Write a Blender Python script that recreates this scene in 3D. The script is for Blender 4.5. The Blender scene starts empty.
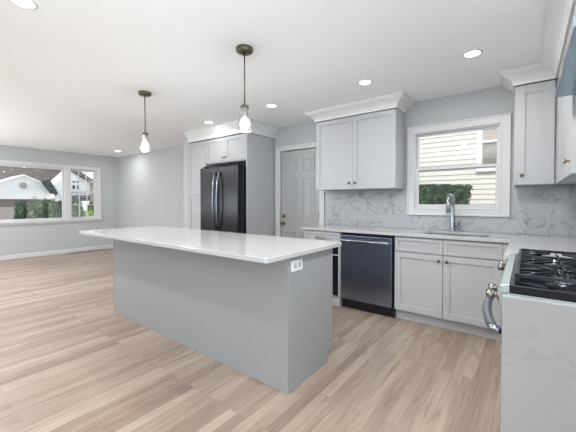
import bpy, bmesh, math, random
from mathutils import Vector, Matrix
R = math.radians
random.seed(7)
S = bpy.context.scene
COL = S.collection

# ------------------------------------------------------------------ camera
cam_d = bpy.data.cameras.new('camera')
cam = bpy.data.objects.new('camera', cam_d); COL.objects.link(cam)
cam.location = (0, 0, 1.239)
cam.rotation_euler = (R(89.0), 0, R(37.515))
cam_d.sensor_width = 36; cam_d.lens = 311.845 / 576 * 36
cam_d.shift_y = -8.976 / 576
cam_d.clip_start = 0.05; cam_d.clip_end = 300
S.camera = cam

# ------------------------------------------------------------------ world, sun, exposure
W = bpy.data.worlds.new('world'); S.world = W; W.use_nodes = True
nt = W.node_tree; bg = nt.nodes['Background']
tc = nt.nodes.new('ShaderNodeTexCoord'); sp = nt.nodes.new('ShaderNodeSeparateXYZ')
rp = nt.nodes.new('ShaderNodeValToRGB')
nt.links.new(tc.outputs['Generated'], sp.inputs[0]); nt.links.new(sp.outputs['Z'], rp.inputs[0])
rp.color_ramp.elements[0].position = 0.0; rp.color_ramp.elements[0].color = (0.90, 0.93, 0.97, 1)
rp.color_ramp.elements[1].position = 0.9; rp.color_ramp.elements[1].color = (0.74, 0.84, 1.0, 1)
nt.links.new(rp.outputs[0], bg.inputs['Color'])
bg.inputs['Strength'].default_value = 1.25
sd = bpy.data.lights.new('sun', 'SUN'); sd.energy = 2.6; sd.angle = R(3); sd.color = (1, 0.96, 0.9)
sun = bpy.data.objects.new('sun', sd); COL.objects.link(sun)
sun.rotation_euler = Vector((-0.14, 0.6, -0.78)).to_track_quat('-Z', 'Y').to_euler()
# added fill lights aimed at the ceiling, behind camera and in near living area
def ceiling_fill(x, y, z, sx, sy, w, tilt):
    d_ = bpy.data.lights.new('bounce_fill', 'AREA'); d_.shape = 'RECTANGLE'; d_.size = sx; d_.size_y = sy; d_.energy = w; d_.color = FILL_TINT
    o_ = bpy.data.objects.new('bounce_fill', d_); COL.objects.link(o_); o_.location = (x, y, z); o_.rotation_euler = (R(180 - tilt), 0, 0)
FILL_TINT = (0.93, 0.975, 1.0)
ceiling_fill(-.55, -.75, 1.55, 2.0, 1.2, 42, -4)
ceiling_fill(-6.9, -1.1, 1.2, 3.4, 1.4, 82, 22)
# added side fill standing in for daylight, at the added doors behind the camera
d_ = bpy.data.lights.new('side_fill', 'AREA'); d_.shape = 'RECTANGLE'; d_.size = 1.9; d_.size_y = 3.1; d_.energy = 62; d_.color = (0.82, 0.92, 1.0)
o_ = bpy.data.objects.new('side_fill', d_); COL.objects.link(o_); o_.location = (0.53, -1.2, 1.1); o_.rotation_euler = (0, R(90), 0)
DOWN_W = 6.0
vs = S.view_settings
vs.view_transform = 'Standard'; vs.look = 'None'; vs.gamma = 1; vs.use_curve_mapping = False
vs.exposure = 0.27

# ------------------------------------------------------------------ materials
MATS = {}
def mat(name, col, rough=0.5, metal=0.0, emit=None, es=0, spec=0.5, bump=0, bscale=60, var=0, coat=0):
    m = bpy.data.materials.new(name); m.use_nodes = True; n = m.node_tree; b = n.nodes['Principled BSDF']
    b.inputs['Base Color'].default_value = (*col, 1); b.inputs['Roughness'].default_value = rough
    b.inputs['Metallic'].default_value = metal; b.inputs['Specular IOR Level'].default_value = spec
    b.inputs['Coat Weight'].default_value = coat
    if emit: b.inputs['Emission Color'].default_value = (*emit, 1); b.inputs['Emission Strength'].default_value = es
    t = n.nodes.new('ShaderNodeTexCoord')
    if var or bump:
        nz = n.nodes.new('ShaderNodeTexNoise'); nz.inputs['Scale'].default_value = bscale
        nz.inputs['Detail'].default_value = 4
        n.links.new(t.outputs['Object'], nz.inputs['Vector'])
        if var:
            mx = n.nodes.new('ShaderNodeMix'); mx.data_type = 'RGBA'
            mx.inputs['A'].default_value = (*[c * (1 - var) for c in col], 1)
            mx.inputs['B'].default_value = (*[min(1, c * (1 + var)) for c in col], 1)
            n.links.new(nz.outputs['Fac'], mx.inputs['Factor']); n.links.new(mx.outputs['Result'], b.inputs['Base Color'])
        if bump:
            bp = n.nodes.new('ShaderNodeBump'); bp.inputs['Strength'].default_value = bump; bp.inputs['Distance'].default_value = 0.002
            n.links.new(nz.outputs['Fac'], bp.inputs['Height']); n.links.new(bp.outputs[0], b.inputs['Normal'])
    MATS[name] = m; return m
def M(n): return MATS[n]

mat('wall_paint', (0.49, 0.51, 0.525), 0.75, bump=0.05, bscale=200)
mat('ceiling_paint', (0.89, 0.90, 0.91), 0.85, bump=0.05, bscale=150)
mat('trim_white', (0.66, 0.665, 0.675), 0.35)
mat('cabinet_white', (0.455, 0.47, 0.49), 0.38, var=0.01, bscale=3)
mat('crown_lightened', (0.74, 0.75, 0.76), 0.5)  # cabinet paint made paler to replace missing light on the undersides
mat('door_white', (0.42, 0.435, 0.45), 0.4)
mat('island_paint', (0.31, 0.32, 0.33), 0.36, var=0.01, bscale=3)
mat('black_gap', (0.006, 0.006, 0.008), 0.5)
mat('black_gloss', (0.006, 0.008, 0.014), 0.08)
mat('cast_iron', (0.008, 0.011, 0.018), 0.22)
mat('knob_bronze', (0.16, 0.12, 0.07), 0.35, 0.9)
mat('brass', (0.42, 0.31, 0.14), 0.25, 1.0)
mat('antique_bronze', (0.17, 0.145, 0.11), 0.35, 0.85, var=0.3, bscale=40)
mat('chrome', (0.40, 0.44, 0.47), 0.1, 1.0)
mat('plastic_white', (0.75, 0.76, 0.77), 0.3)
mat('socket_grey', (0.42, 0.43, 0.45), 0.4)
mat('hinge_black', (0.02, 0.02, 0.02), 0.4, 0.5)
mat('lamp_lens', (1, 1, 1), 0.5, emit=(1, 0.98, 0.95), es=9)
mat('bulb_glow', (1, 1, 1), 0.4, emit=(1, 0.99, 0.97), es=3)
mat('sink_steel', (0.45, 0.47, 0.48), 0.3, 1.0)
mat('grass', (0.16, 0.18, 0.11), 0.9, var=0.4, bscale=8)
mat('concrete', (0.55, 0.54, 0.52), 0.9, var=0.12, bscale=6)
mat('house_white', (0.92, 0.92, 0.92), 0.7)
mat('vent_grey', (0.42, 0.43, 0.44), 0.7)
mat('roof_dark_shaded', (0.06, 0.07, 0.085), 0.9, var=0.3, bscale=5)  # dark porch roof, and the shade painted on the wing's roof overhang
mat('brick_tan', (0.24, 0.205, 0.175), 0.9, var=0.25, bscale=6)
mat('garage_door', (0.46, 0.41, 0.395), 0.7)
mat('window_dark', (0.06, 0.065, 0.08), 0.2)
mat('siding', (0.70, 0.67, 0.62), 0.65)
mat('siding_white', (0.82, 0.80, 0.78), 0.6)
mat('stem', (0.12, 0.08, 0.05), 0.9)

def steel(name, col, rough, axis='Z', amt=0.5):
    m = mat(name, col, rough, 1.0); n = m.node_tree; b = n.nodes['Principled BSDF']
    t = n.nodes.new('ShaderNodeTexCoord'); mp = n.nodes.new('ShaderNodeMapping'); nz = n.nodes.new('ShaderNodeTexNoise')
    mp.inputs['Scale'].default_value = (1.2, 1.2, 220) if axis == 'X' else (220, 220, 1.2)
    nz.inputs['Scale'].default_value = 1.0
    n.links.new(t.outputs['Object'], mp.inputs[0]); n.links.new(mp.outputs[0], nz.inputs['Vector'])
    mr = n.nodes.new('ShaderNodeMapRange'); mr.inputs['To Min'].default_value = rough - 0.02; mr.inputs['To Max'].default_value = rough + 0.03
    n.links.new(nz.outputs['Fac'], mr.inputs['Value']); n.links.new(mr.outputs[0], b.inputs['Roughness'])
    b.inputs['Anisotropic'].default_value = amt
    return m
steel('fridge_steel', (0.046, 0.047, 0.051), 0.26)
steel('dish_steel', (0.34, 0.40, 0.53), 0.24)
steel('handle_steel', (0.28, 0.30, 0.34), 0.24, 'X')
steel('range_steel', (0.62, 0.70, 0.73), 0.22, 'X')
mat('knob_steel', (0.30, 0.28, 0.26), 0.22, 1.0)
steel('hood_steel', (0.36, 0.48, 0.56), 0.3, 'X')

def leafmat(name, a, b_):
    m = mat(name, a, 0.8, spec=0.15); n = m.node_tree; b = n.nodes['Principled BSDF']
    nz = n.nodes.new('ShaderNodeTexNoise'); nz.inputs['Scale'].default_value = 9
    t = n.nodes.new('ShaderNodeTexCoord'); n.links.new(t.outputs['Object'], nz.inputs['Vector'])
    r = n.nodes.new('ShaderNodeValToRGB'); r.color_ramp.elements[0].position = .35; r.color_ramp.elements[1].position = .65
    r.color_ramp.elements[0].color = (*a, 1); r.color_ramp.elements[1].color = (*b_, 1)
    n.links.new(nz.outputs['Fac'], r.inputs[0]); n.links.new(r.outputs[0], b.inputs['Base Color'])
leafmat('leaf_dark', (0.028, 0.058, 0.03), (0.10, 0.15, 0.09))
leafmat('leaf_pale', (0.07, 0.11, 0.065), (0.27, 0.32, 0.24))
leafmat('leaf_bright', (0.14, 0.26, 0.05), (0.34, 0.46, 0.14))

def glassmat(name, refl=0.5, tint=(1, 1, 1), rough=0.02, lo=0.04):
    m = bpy.data.materials.new(name); m.use_nodes = True; n = m.node_tree; n.nodes.remove(n.nodes['Principled BSDF'])
    out = n.nodes['Material Output']; tr = n.nodes.new('ShaderNodeBsdfTransparent'); gl = n.nodes.new('ShaderNodeBsdfGlossy')
    tr.inputs[0].default_value = (*tint, 1); gl.inputs['Roughness'].default_value = rough
    fr = n.nodes.new('ShaderNodeLayerWeight'); fr.inputs['Blend'].default_value = 0.35
    mr = n.nodes.new('ShaderNodeMapRange'); mr.inputs['To Min'].default_value = lo; mr.inputs['To Max'].default_value = refl
    mx = n.nodes.new('ShaderNodeMixShader')
    n.links.new(fr.outputs['Facing'], mr.inputs['Value']); n.links.new(mr.outputs[0], mx.inputs[0])
    n.links.new(tr.outputs[0], mx.inputs[1]); n.links.new(gl.outputs[0], mx.inputs[2]); n.links.new(mx.outputs[0], out.inputs[0])
    MATS[name] = m
glassmat('window_glass', 0.25)
glassmat('shade_glass', 0.8, (0.90, 0.92, 0.94), 0.15, 0.22)

def floor_mat():
    m = bpy.data.materials.new('oak_floor'); m.use_nodes = True; n = m.node_tree; L = n.links.new; b = n.nodes['Principled BSDF']
    t = n.nodes.new('ShaderNodeTexCoord'); mp = n.nodes.new('ShaderNodeMapping'); mp.inputs['Rotation'].default_value = (0, 0, R(90))
    L(t.outputs['Object'], mp.inputs[0])
    def brick(a, c, w, off, mort=0.0012):
        k = n.nodes.new('ShaderNodeTexBrick'); L(mp.outputs[0], k.inputs['Vector'])
        k.inputs['Scale'].default_value = 1; k.inputs['Brick Width'].default_value = w; k.inputs['Row Height'].default_value = 0.07
        k.inputs['Mortar Size'].default_value = mort; k.inputs['Mortar Smooth'].default_value = 0.3; k.offset = off; k.offset_frequency = 3
        k.inputs['Color1'].default_value = (a, a, a, 1); k.inputs['Color2'].default_value = (c, c, c, 1); k.inputs['Mortar'].default_value = (.5, .5, .5, 1)
        return k
    b1 = brick(0, 1, 1.25, 0.37)
    b1.inputs['Bias'].default_value = -0.1
    # grain: noise stretched along the board, shifted per board
    cx = n.nodes.new('ShaderNodeCombineXYZ'); mul = n.nodes.new('ShaderNodeMath'); mul.operation = 'MULTIPLY'; mul.inputs[1].default_value = 37
    L(b1.outputs['Color'], mul.inputs[0]); L(mul.outputs[0], cx.inputs['Z'])
    ad_ = n.nodes.new('ShaderNodeVectorMath'); ad_.operation = 'ADD'; L(mp.outputs[0], ad_.inputs[0]); L(cx.outputs[0], ad_.inputs[1])
    def noise(sc, sx, det, dist=0.0):
        q = n.nodes.new('ShaderNodeMapping'); q.inputs['Scale'].default_value = sx; L(ad_.outputs[0], q.inputs[0])
        z = n.nodes.new('ShaderNodeTexNoise'); z.inputs['Scale'].default_value = sc; z.inputs['Detail'].default_value = det
        z.inputs['Distortion'].default_value = dist; L(q.outputs[0], z.inputs['Vector']); return z
    g1 = noise(1, (1.7, 42, 1), 5, 1.0); g2 = noise(1, (5, 210, 1), 3, 0.3); g3 = noise(1, (1.0, 7.0, 1), 2, 0.4)
    r = n.nodes.new('ShaderNodeValToRGB'); e = r.color_ramp.elements
    e[0].position = 0.0; e[0].color = (0.15, 0.10, 0.075, 1); e[1].position = 1; e[1].color = (0.57, 0.485, 0.42, 1)
    k = e.new(0.5); k.color = (0.375, 0.295, 0.235, 1)
    def math_(op, a, c):
        x = n.nodes.new('ShaderNodeMath'); x.operation = op
        for i, v in enumerate((a, c)):
            if isinstance(v, (int, float)): x.inputs[i].default_value = v
            else: L(v, x.inputs[i])
        return x.outputs[0]
    s = math_('ADD', math_('MULTIPLY', b1.outputs['Color'], 0.34), math_('MULTIPLY', g3.outputs['Fac'], 0.45))
    s = math_('ADD', s, math_('MULTIPLY', g1.outputs['Fac'], 0.50)); s = math_('ADD', s, math_('MULTIPLY', g2.outputs['Fac'], 0.50))
    s = math_('SUBTRACT', s, 0.44); L(s, r.inputs[0])
    mx = n.nodes.new('ShaderNodeMix'); mx.data_type = 'RGBA'; mx.inputs['B'].default_value = (0.2, 0.14, 0.10, 1)
    L(math_('MULTIPLY', b1.outputs['Fac'], 0.8), mx.inputs['Factor']); L(r.outputs[0], mx.inputs['A'])
    # dark mineral streaks
    g4 = noise(1, (2.6, 34, 1), 1, 0.6); r4 = n.nodes.new('ShaderNodeValToRGB'); r4.color_ramp.elements[0].position = 0.62; r4.color_ramp.elements[1].position = 0.74
    L(g4.outputs['Fac'], r4.inputs[0]); mx2 = n.nodes.new('ShaderNodeMix'); mx2.data_type = 'RGBA'; mx2.inputs['B'].default_value = (0.22, 0.15, 0.11, 1)
    L(math_('MULTIPLY', r4.outputs[0], 0.75), mx2.inputs['Factor']); L(mx.outputs['Result'], mx2.inputs['A'])
    L(mx2.outputs['Result'], b.inputs['Base Color']); b.inputs['Roughness'].default_value = 0.42
    bp = n.nodes.new('ShaderNodeBump'); bp.inputs['Strength'].default_value = 0.25; bp.inputs['Distance'].default_value = 0.001
    L(b1.outputs['Fac'], bp.inputs['Height']); bp.invert = True; L(bp.outputs[0], b.inputs['Normal'])
    MATS['oak_floor'] = m
floor_mat()

def marble(name, tiles=False, base=(0.45, 0.47, 0.50), vein=(0.20, 0.22, 0.25), rough=0.18, amt=0.75, scale=2.2):
    m = bpy.data.materials.new(name); m.use_nodes = True; n = m.node_tree; L = n.links.new; b = n.nodes['Principled BSDF']
    t = n.nodes.new('ShaderNodeTexCoord'); vec = t.outputs['Object']
    if tiles:
        sx = n.nodes.new('ShaderNodeSeparateXYZ'); cx = n.nodes.new('ShaderNodeCombineXYZ'); L(vec, sx.inputs[0])
        L(sx.outputs['X'], cx.inputs['X']); L(sx.outputs['Z'], cx.inputs['Y'])
        k = n.nodes.new('ShaderNodeTexBrick'); L(cx.outputs[0], k.inputs['Vector']); k.inputs['Scale'].default_value = 1
        k.inputs['Brick Width'].default_value = 0.305; k.inputs['Row Height'].default_value = 0.098
        k.inputs['Mortar Size'].default_value = 0.0016; k.inputs['Color1'].default_value = (0, 0, 0, 1); k.inputs['Color2'].default_value = (1, 1, 1, 1)
        av = n.nodes.new('ShaderNodeVectorMath'); av.operation = 'MULTIPLY_ADD'; L(k.outputs['Color'], av.inputs[0])
        av.inputs[1].default_value = (.5, 1.3, .9); L(vec, av.inputs[2]); vec = av.outputs[0]
    rm = n.nodes.new('ShaderNodeMapping'); rm.inputs['Rotation'].default_value = (0.3, R(35), 0.4); L(vec, rm.inputs[0])
    nz = n.nodes.new('ShaderNodeTexNoise'); nz.inputs['Scale'].default_value = scale; nz.inputs['Detail'].default_value = 6; nz.inputs['Distortion'].default_value = 1.0
    L(rm.outputs[0], nz.inputs['Vector'])
    r = n.nodes.new('ShaderNodeValToRGB'); e = r.color_ramp.elements; e[0].position = 0.472; e[0].color = (0, 0, 0, 1); e[1].position = 0.528; e[1].color = (0, 0, 0, 1)
    q = e.new(0.5); q.color = (1, 1, 1, 1); L(nz.outputs['Fac'], r.inputs[0])
    n2 = n.nodes.new('ShaderNodeTexNoise'); n2.inputs['Scale'].default_value = scale * 1.3; L(vec, n2.inputs['Vector'])
    ml = n.nodes.new('ShaderNodeMath'); ml.operation = 'MULTIPLY'; L(r.outputs[0], ml.inputs[0]); L(n2.outputs['Fac'], ml.inputs[1])
    m3 = n.nodes.new('ShaderNodeMath'); m3.operation = 'MULTIPLY'; L(ml.outputs[0], m3.inputs[0]); m3.inputs[1].default_value = amt * 1.5; m3.use_clamp = True
    mx = n.nodes.new('ShaderNodeMix'); mx.data_type = 'RGBA'; mx.inputs['A'].default_value = (*base, 1); mx.inputs['B'].default_value = (*vein, 1)
    L(m3.outputs[0], mx.inputs['Factor']); res = mx.outputs['Result']
    if tiles:
        g = n.nodes.new('ShaderNodeMix'); g.data_type = 'RGBA'; L(k.outputs['Fac'], g.inputs['Factor']); L(res, g.inputs['A']); g.inputs['B'].default_value = (0.40, 0.41, 0.43, 1)
        res = g.outputs['Result']
        bp = n.nodes.new('ShaderNodeBump'); bp.invert = True; bp.inputs['Strength'].default_value = 0.4; bp.inputs['Distance'].default_value = 0.002
        L(k.outputs['Fac'], bp.inputs['Height']); L(bp.outputs[0], b.inputs['Normal'])
    L(res, b.inputs['Base Color']); b.inputs['Roughness'].default_value = rough
    MATS[name] = m
marble('marble_tile', True, scale=3.2, amt=.75)
marble('quartz', False, (0.49, 0.495, 0.505), (0.45, 0.46, 0.47), 0.09, 0.35, 1.3)
marble('quartz_panel', False, (0.36, 0.36, 0.36), (0.31, 0.31, 0.31), 0.16, 0.5, 2.4)

def shingles():
    m = mat('shingle_brown', (0.3, 0.25, 0.22), 0.9); n = m.node_tree; b = n.nodes['Principled BSDF']
    t = n.nodes.new('ShaderNodeTexCoord'); sx = n.nodes.new('ShaderNodeSeparateXYZ'); cx = n.nodes.new('ShaderNodeCombineXYZ')
    n.links.new(t.outputs['Object'], sx.inputs[0]); n.links.new(sx.outputs['Y'], cx.inputs['X']); n.links.new(sx.outputs['Z'], cx.inputs['Y'])
    k = n.nodes.new('ShaderNodeTexBrick'); n.links.new(cx.outputs[0], k.inputs['Vector']); k.inputs['Scale'].default_value = 1
    k.inputs['Brick Width'].default_value = 0.45; k.inputs['Row Height'].default_value = 0.16; k.inputs['Mortar Size'].default_value = 0.02
    k.inputs['Color1'].default_value = (0.17, 0.145, 0.13, 1); k.inputs['Color2'].default_value = (0.27, 0.235, 0.215, 1); k.inputs['Mortar'].default_value = (0.12, 0.10, 0.09, 1)
    n.links.new(k.outputs['Color'], b.inputs['Base Color'])
shingles()

# ------------------------------------------------------------------ mesh helpers
ORG = {}
def new(): return bmesh.new()
def box(bm, x0, x1, y0, y1, z0, z1):
    x0, x1 = sorted((x0, x1)); y0, y1 = sorted((y0, y1)); z0, z1 = sorted((z0, z1))
    v = [bm.verts.new((x, y, z)) for x in (x0, x1) for y in (y0, y1) for z in (z0, z1)]
    for f in ((0, 1, 3, 2), (4, 6, 7, 5), (0, 4, 5, 1), (2, 3, 7, 6), (0, 2, 6, 4), (1, 5, 7, 3)): bm.faces.new([v[i] for i in f])
    return v
def lathe(bm, prof, c, axis='Z', seg=32):
    """prof: list of (radius, height); revolved round axis through c; closed where radius is 0"""
    rings = []
    for r, h in prof:
        if r < 1e-6: ring = [bm.verts.new((0, 0, h))]
        else: ring = [bm.verts.new((r * math.cos(2 * math.pi * i / seg), r * math.sin(2 * math.pi * i / seg), h)) for i in range(seg)]
        rings.append(ring)
    fs = []
    for a, b in zip(rings, rings[1:]):
        for i in range(seg):
            j = (i + 1) % seg
            if len(a) == 1 and len(b) == 1: continue
            if len(a) == 1: fs.append(bm.faces.new((a[0], b[i], b[j])))
            elif len(b) == 1: fs.append(bm.faces.new((a[i], a[j], b[0])))
            else: fs.append(bm.faces.new((a[i], a[j], b[j], b[i])))
    for f in fs: f.smooth = True
    vs_ = [v for r in rings for v in r]
    mt = {'Z': Matrix(), '-Z': Matrix.Rotation(math.pi, 4, 'X'), 'X': Matrix.Rotation(R(90), 4, 'Y'), '-X': Matrix.Rotation(R(-90), 4, 'Y'),
          'Y': Matrix.Rotation(R(-90), 4, 'X'), '-Y': Matrix.Rotation(R(90), 4, 'X')}[axis]
    for v in vs_: v.co = mt @ v.co + Vector(c)
    return vs_
def tube(bm, pts, r, seg=12, cap=True, sq=None):
    """round tube along pts; r number or list; sq=(a,b) gives an elliptic section"""
    pts = [Vector(p) for p in pts]; rings = []; prev = None
    for i, p in enumerate(pts):
        if i == 0: d = pts[1] - p
        elif i == len(pts) - 1: d = p - pts[i - 1]
        else: d = (pts[i + 1] - p).normalized() + (p - pts[i - 1]).normalized()
        d.normalize()
        if prev is None:
            a = Vector((0, 0, 1)) if abs(d.z) < 0.9 else Vector((1, 0, 0)); u = d.cross(a).normalized()
        else: u = (prev - d * prev.dot(d)).normalized()
        prev = u; w = d.cross(u); rr = r[i] if isinstance(r, (list, tuple)) else r
        ring = [bm.verts.new(p + u * math.cos(2 * math.pi * k / seg) * rr * (sq[0] if sq else 1) + w * math.sin(2 * math.pi * k / seg) * rr * (sq[1] if sq else 1)) for k in range(seg)]
        rings.append(ring)
    for a, b in zip(rings, rings[1:]):
        for k in range(seg):
            f = bm.faces.new((a[k], a[(k + 1) % seg], b[(k + 1) % seg], b[k])); f.smooth = True
    if cap: bm.faces.new(rings[0][::-1]); bm.faces.new(rings[-1])
def prism(bm, poly, z0, z1):
    a = [bm.verts.new((x, y, z0)) for x, y in poly]; b = [bm.verts.new((x, y, z1)) for x, y in poly]
    bm.faces.new(a[::-1]); bm.faces.new(b); n = len(poly)
    for i in range(n): bm.faces.new((a[i], a[(i + 1) % n], b[(i + 1) % n], b[i]))
def extr(bm, poly, axis, a0, a1):
    """poly in the plane perpendicular to axis: axis X -> (y,z), axis Y -> (x,z)"""
    def p(q, a): return (a, q[0], q[1]) if axis == 'X' else (q[0], a, q[1])
    a = [bm.verts.new(p(q, a0)) for q in poly]; b = [bm.verts.new(p(q, a1)) for q in poly]; n = len(poly)
    bm.faces.new(a); bm.faces.new(b[::-1])
    for i in range(n): bm.faces.new((a[i], b[i], b[(i + 1) % n], a[(i + 1) % n]))
def sweep(bm, path, prof):
    """mitred moulding: prof (offset to the right of the path, z) closed polygon"""
    n = len(path); rings = []
    for i, p in enumerate(path):
        p = Vector(p); ds = []
        if i > 0: ds.append((p - Vector(path[i - 1])).normalized())
        if i < n - 1: ds.append((Vector(path[i + 1]) - p).normalized())
        nr = [Vector((d.y, -d.x)) for d in ds]
        m = nr[0] if len(nr) == 1 else (nr[0] + nr[1]) / (1 + nr[0].dot(nr[1]))
        rings.append([bm.verts.new((p.x + m.x * o, p.y + m.y * o, z)) for o, z in prof])
    k = len(prof)
    for a, b in zip(rings, rings[1:]):
        for j in range(k): bm.faces.new((a[j], a[(j + 1) % k], b[(j + 1) % k], b[j]))
    bm.faces.new(rings[0]); bm.faces.new(rings[-1][::-1])
def obj(name, bm, material, parent=None, bevel=0.0, seg=2, kind=None):
    off = ORG.get(parent.name, Vector((0, 0, 0))) if parent else Vector((0, 0, 0))
    bmesh.ops.recalc_face_normals(bm, faces=bm.faces)
    for v in bm.verts: v.co -= off
    me = bpy.data.meshes.new(name); bm.to_mesh(me); bm.free()
    me.materials.append(M(material))
    o = bpy.data.objects.new(name, me); COL.objects.link(o)
    if parent: o.parent = parent
    ORG[o.name] = off
    if bevel:
        b = o.modifiers.new('bevel', 'BEVEL'); b.width = bevel; b.segments = seg; b.limit_method = 'ANGLE'; b.angle_limit = R(40)
    if kind: o['kind'] = kind
    return o
def thing(name, label, cat, loc, group=None):
    o = bpy.data.objects.new(name, None); COL.objects.link(o); o.location = loc; ORG[o.name] = Vector(loc)
    o.empty_display_size = 0.05
    o['label'] = label; o['category'] = cat
    if group: o['group'] = group
    return o
def tag(o, label, cat, group=None):
    o['label'] = label; o['category'] = cat
    if group: o['group'] = group
    return o
def bx(*a):
    bm = new(); box(bm, *a); return bm
def struct(name, bm, m, bevel=0): return obj(name, bm, m, None, bevel, kind='structure')
def copy_tree(o, parent=None):
    c = o.copy(); COL.objects.link(c); ORG[c.name] = ORG[o.name].copy()
    if parent: c.parent = parent
    for ch in list(o.children): copy_tree(ch, c)
    return c

H = 2.43; XL = -8.78; YB = 3.9; XR = 0.55; YR = -3.4

# ------------------------------------------------------------------ room shell
struct('floor', bx(XL - .15, XR + .15, YR, YB + .15, -0.12, 0), 'oak_floor')
struct('ceiling', bx(XL - .15, XR + .15, YR, YB + .15, H, H + .12), 'ceiling_paint')
# back wall with holes for the sink window and the door
SW = (-1.075, -0.225, 1.165, 2.045)      # rough opening of sink window x0 x1 z0 z1
DR = (-3.145, -2.405, 0.0, 2.04)
bm = new()
for a in ((XL - .15, DR[0], 0, H), (DR[0], DR[1], DR[3], H), (DR[1], SW[0], 0, H), (SW[0], SW[1], 0, SW[2]), (SW[0], SW[1], SW[3], H), (SW[1], XR + .15, 0, H)):
    box(bm, a[0], a[1], YB, YB + .14, a[2], a[3])
struct('wall_back', bm, 'wall_paint')
LW = (0.62, 3.385, 0.80, 2.05)      # left window opening y0 y1 z0 z1
bm = new()
for a in ((YR, LW[0], 0, H), (LW[0], LW[1], 0, LW[2]), (LW[0], LW[1], LW[3], H), (LW[1], YB, 0, H)):
    box(bm, XL - .15, XL, a[0], a[1], a[2], a[3])
struct('wall_left', bm, 'wall_paint')
RD = (-2.9, .45, 0.05, 2.12)      # unseen glazed opening added to the right wall for side light
bm = new()
for a in ((YR, RD[0], 0, H), (RD[1], YB, 0, H), (RD[0], RD[1], RD[3], H), (RD[0], RD[1], 0, RD[2])): box(bm, XR, XR + .15, a[0], a[1], a[2], a[3])
struct('wall_right', bm, 'wall_paint')
# return wall that ends the pantry run
struct('wall_pantry_return', bx(-4.83, -4.69, 3.262, YB, 0, H), 'wall_paint')
struct('wall_rear', bx(XL - .15, XR + .15, YR - .14, YR, 0, H), 'wall_paint')
# baseboards
def base_prof(): return [(0, 0.0), (0.016, 0.0), (0.016, 0.075), (0.011, 0.088), (0.004, 0.093), (0, 0.093)]
bm = new(); sweep(bm, [(XL, YR + .14), (XL, YB)], base_prof()); struct('baseboard_left', bm, 'trim_white')
bm = new(); sweep(bm, [(XL + .02, YB), (-4.83, YB)], base_prof()); struct('baseboard_back', bm, 'trim_white')
# floor register by the left baseboard
o = thing('floor_register', 'narrow dark metal floor register beside the left baseboard below the double-hung window', 'vent', (-8.66, 3.05, 0.0))
obj('frame', bx(-8.735, -8.62, 2.72, 3.45, 0.0, 0.006), 'hinge_black', o)
bm = new()
for i in range(14): box(bm, -8.725, -8.63, 2.75 + i * .05, 2.763 + i * .05, .006, .009)
obj('grille', bm, 'vent_grey', o)

# ---- door
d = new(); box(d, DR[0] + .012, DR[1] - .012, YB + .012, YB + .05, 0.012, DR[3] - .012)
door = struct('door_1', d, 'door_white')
def six_panel(bm, x0, x1, z0, z1, y):
    # raised panel: groove frame + raised field
    w = .022
    for a in ((x0, x1, z1 - w, z1), (x0, x1, z0, z0 + w), (x0, x0 + w, z0 + w, z1 - w), (x1 - w, x1, z0 + w, z1 - w)):
        box(bm, a[0], a[1], y - .009, y + .001, a[2], a[3])
    box(bm, x0 + .05, x1 - .05, y - .007, y + .001, z0 + .05, z1 - .05)
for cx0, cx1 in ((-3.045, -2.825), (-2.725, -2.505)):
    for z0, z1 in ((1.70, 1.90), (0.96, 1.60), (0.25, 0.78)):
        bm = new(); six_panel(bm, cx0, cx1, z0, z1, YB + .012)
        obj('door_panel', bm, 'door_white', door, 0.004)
bm = new()
for a in ((DR[0] - .085, DR[0] + .004, 0, DR[3] + .0), (DR[1] - .004, DR[1] + .085, 0, DR[3] + .0), (DR[0] - .085, DR[1] + .085, DR[3], DR[3] + .075)):
    box(bm, a[0], a[1], YB - .018, YB, a[2], a[3])
    if a[1] - a[0] < .2:
        xo = a[0] if a[0] < -2.9 else a[1] - .014
        box(bm, xo, xo + .014, YB - .028, YB - .018, a[2], a[3] + .075)
    else: box(bm, a[0] + .014, a[1] - .014, YB - .028, YB - .018, a[3] - .014, a[3])
struct('trim_1', bm, 'trim_white', 0.003)
hd = new(); lathe(hd, [(0, 0), (.032, 0), (.032, .006), (.014, .012), (.012, .04), (.02, .045), (.027, .06), (.022, .072), (0, .075)], (-3.083, YB + .012, .895), '-Y', 20)
obj('door_handle', hd, 'brass', door)
hd = new(); lathe(hd, [(0, 0), (.03, 0), (.03, .008), (.02, .014), (.02, .02), (0, .02)], (-3.083, YB + .012, 1.01), '-Y', 20); box(hd, -3.088, -3.078, YB - .022, YB - .008, .995, 1.025)
obj('deadbolt', hd, 'brass', door)
for z in (1.045, 1.80, 0.25):
    hb = new(); box(hb, DR[1] - .012, DR[1] + .002, YB - .006, YB + .012, z - .05, z + .05); lathe(hb, [(0, 0), (.007, 0), (.007, .11), (0, .11)], (DR[1] - .005, YB - .012, z - .055), 'Z', 10)
    obj('hinge', hb, 'hinge_black', door)

# ---- sink window
x0, x1, z0, z1 = SW
def frame_rect(bm, a0, a1, c0, c1, w, d0, d1, face='Y', wb=None):
    wb = w if wb is None else wb
    for u0, u1, q0, q1 in ((a0, a0 + w, c0, c1), (a1 - w, a1, c0, c1), (a0 + w, a1 - w, c1 - w, c1), (a0 + w, a1 - w, c0, c0 + wb)):
        if face == 'Y': box(bm, u0, u1, d0, d1, q0, q1)
        else: box(bm, d0, d1, u0, u1, q0, q1)
bm = new(); frame_rect(bm, x0, x1, z0, z1, .012, YB - .001, YB + .10)
win = struct('window_1', bm, 'trim_white')
bm = new(); frame_rect(bm, x0 - .085, x1 + .085, z0 - .085, z1 + .085, .087, YB - .018, YB)
frame_rect(bm, x0 - .085, x1 + .085, z0 - .085, z1 + .085, .018, YB - .03, YB - .018)
frame_rect(bm, x0 - .012, x1 + .012, z0 - .012, z1 + .012, .012, YB - .024, YB - .018)
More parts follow.
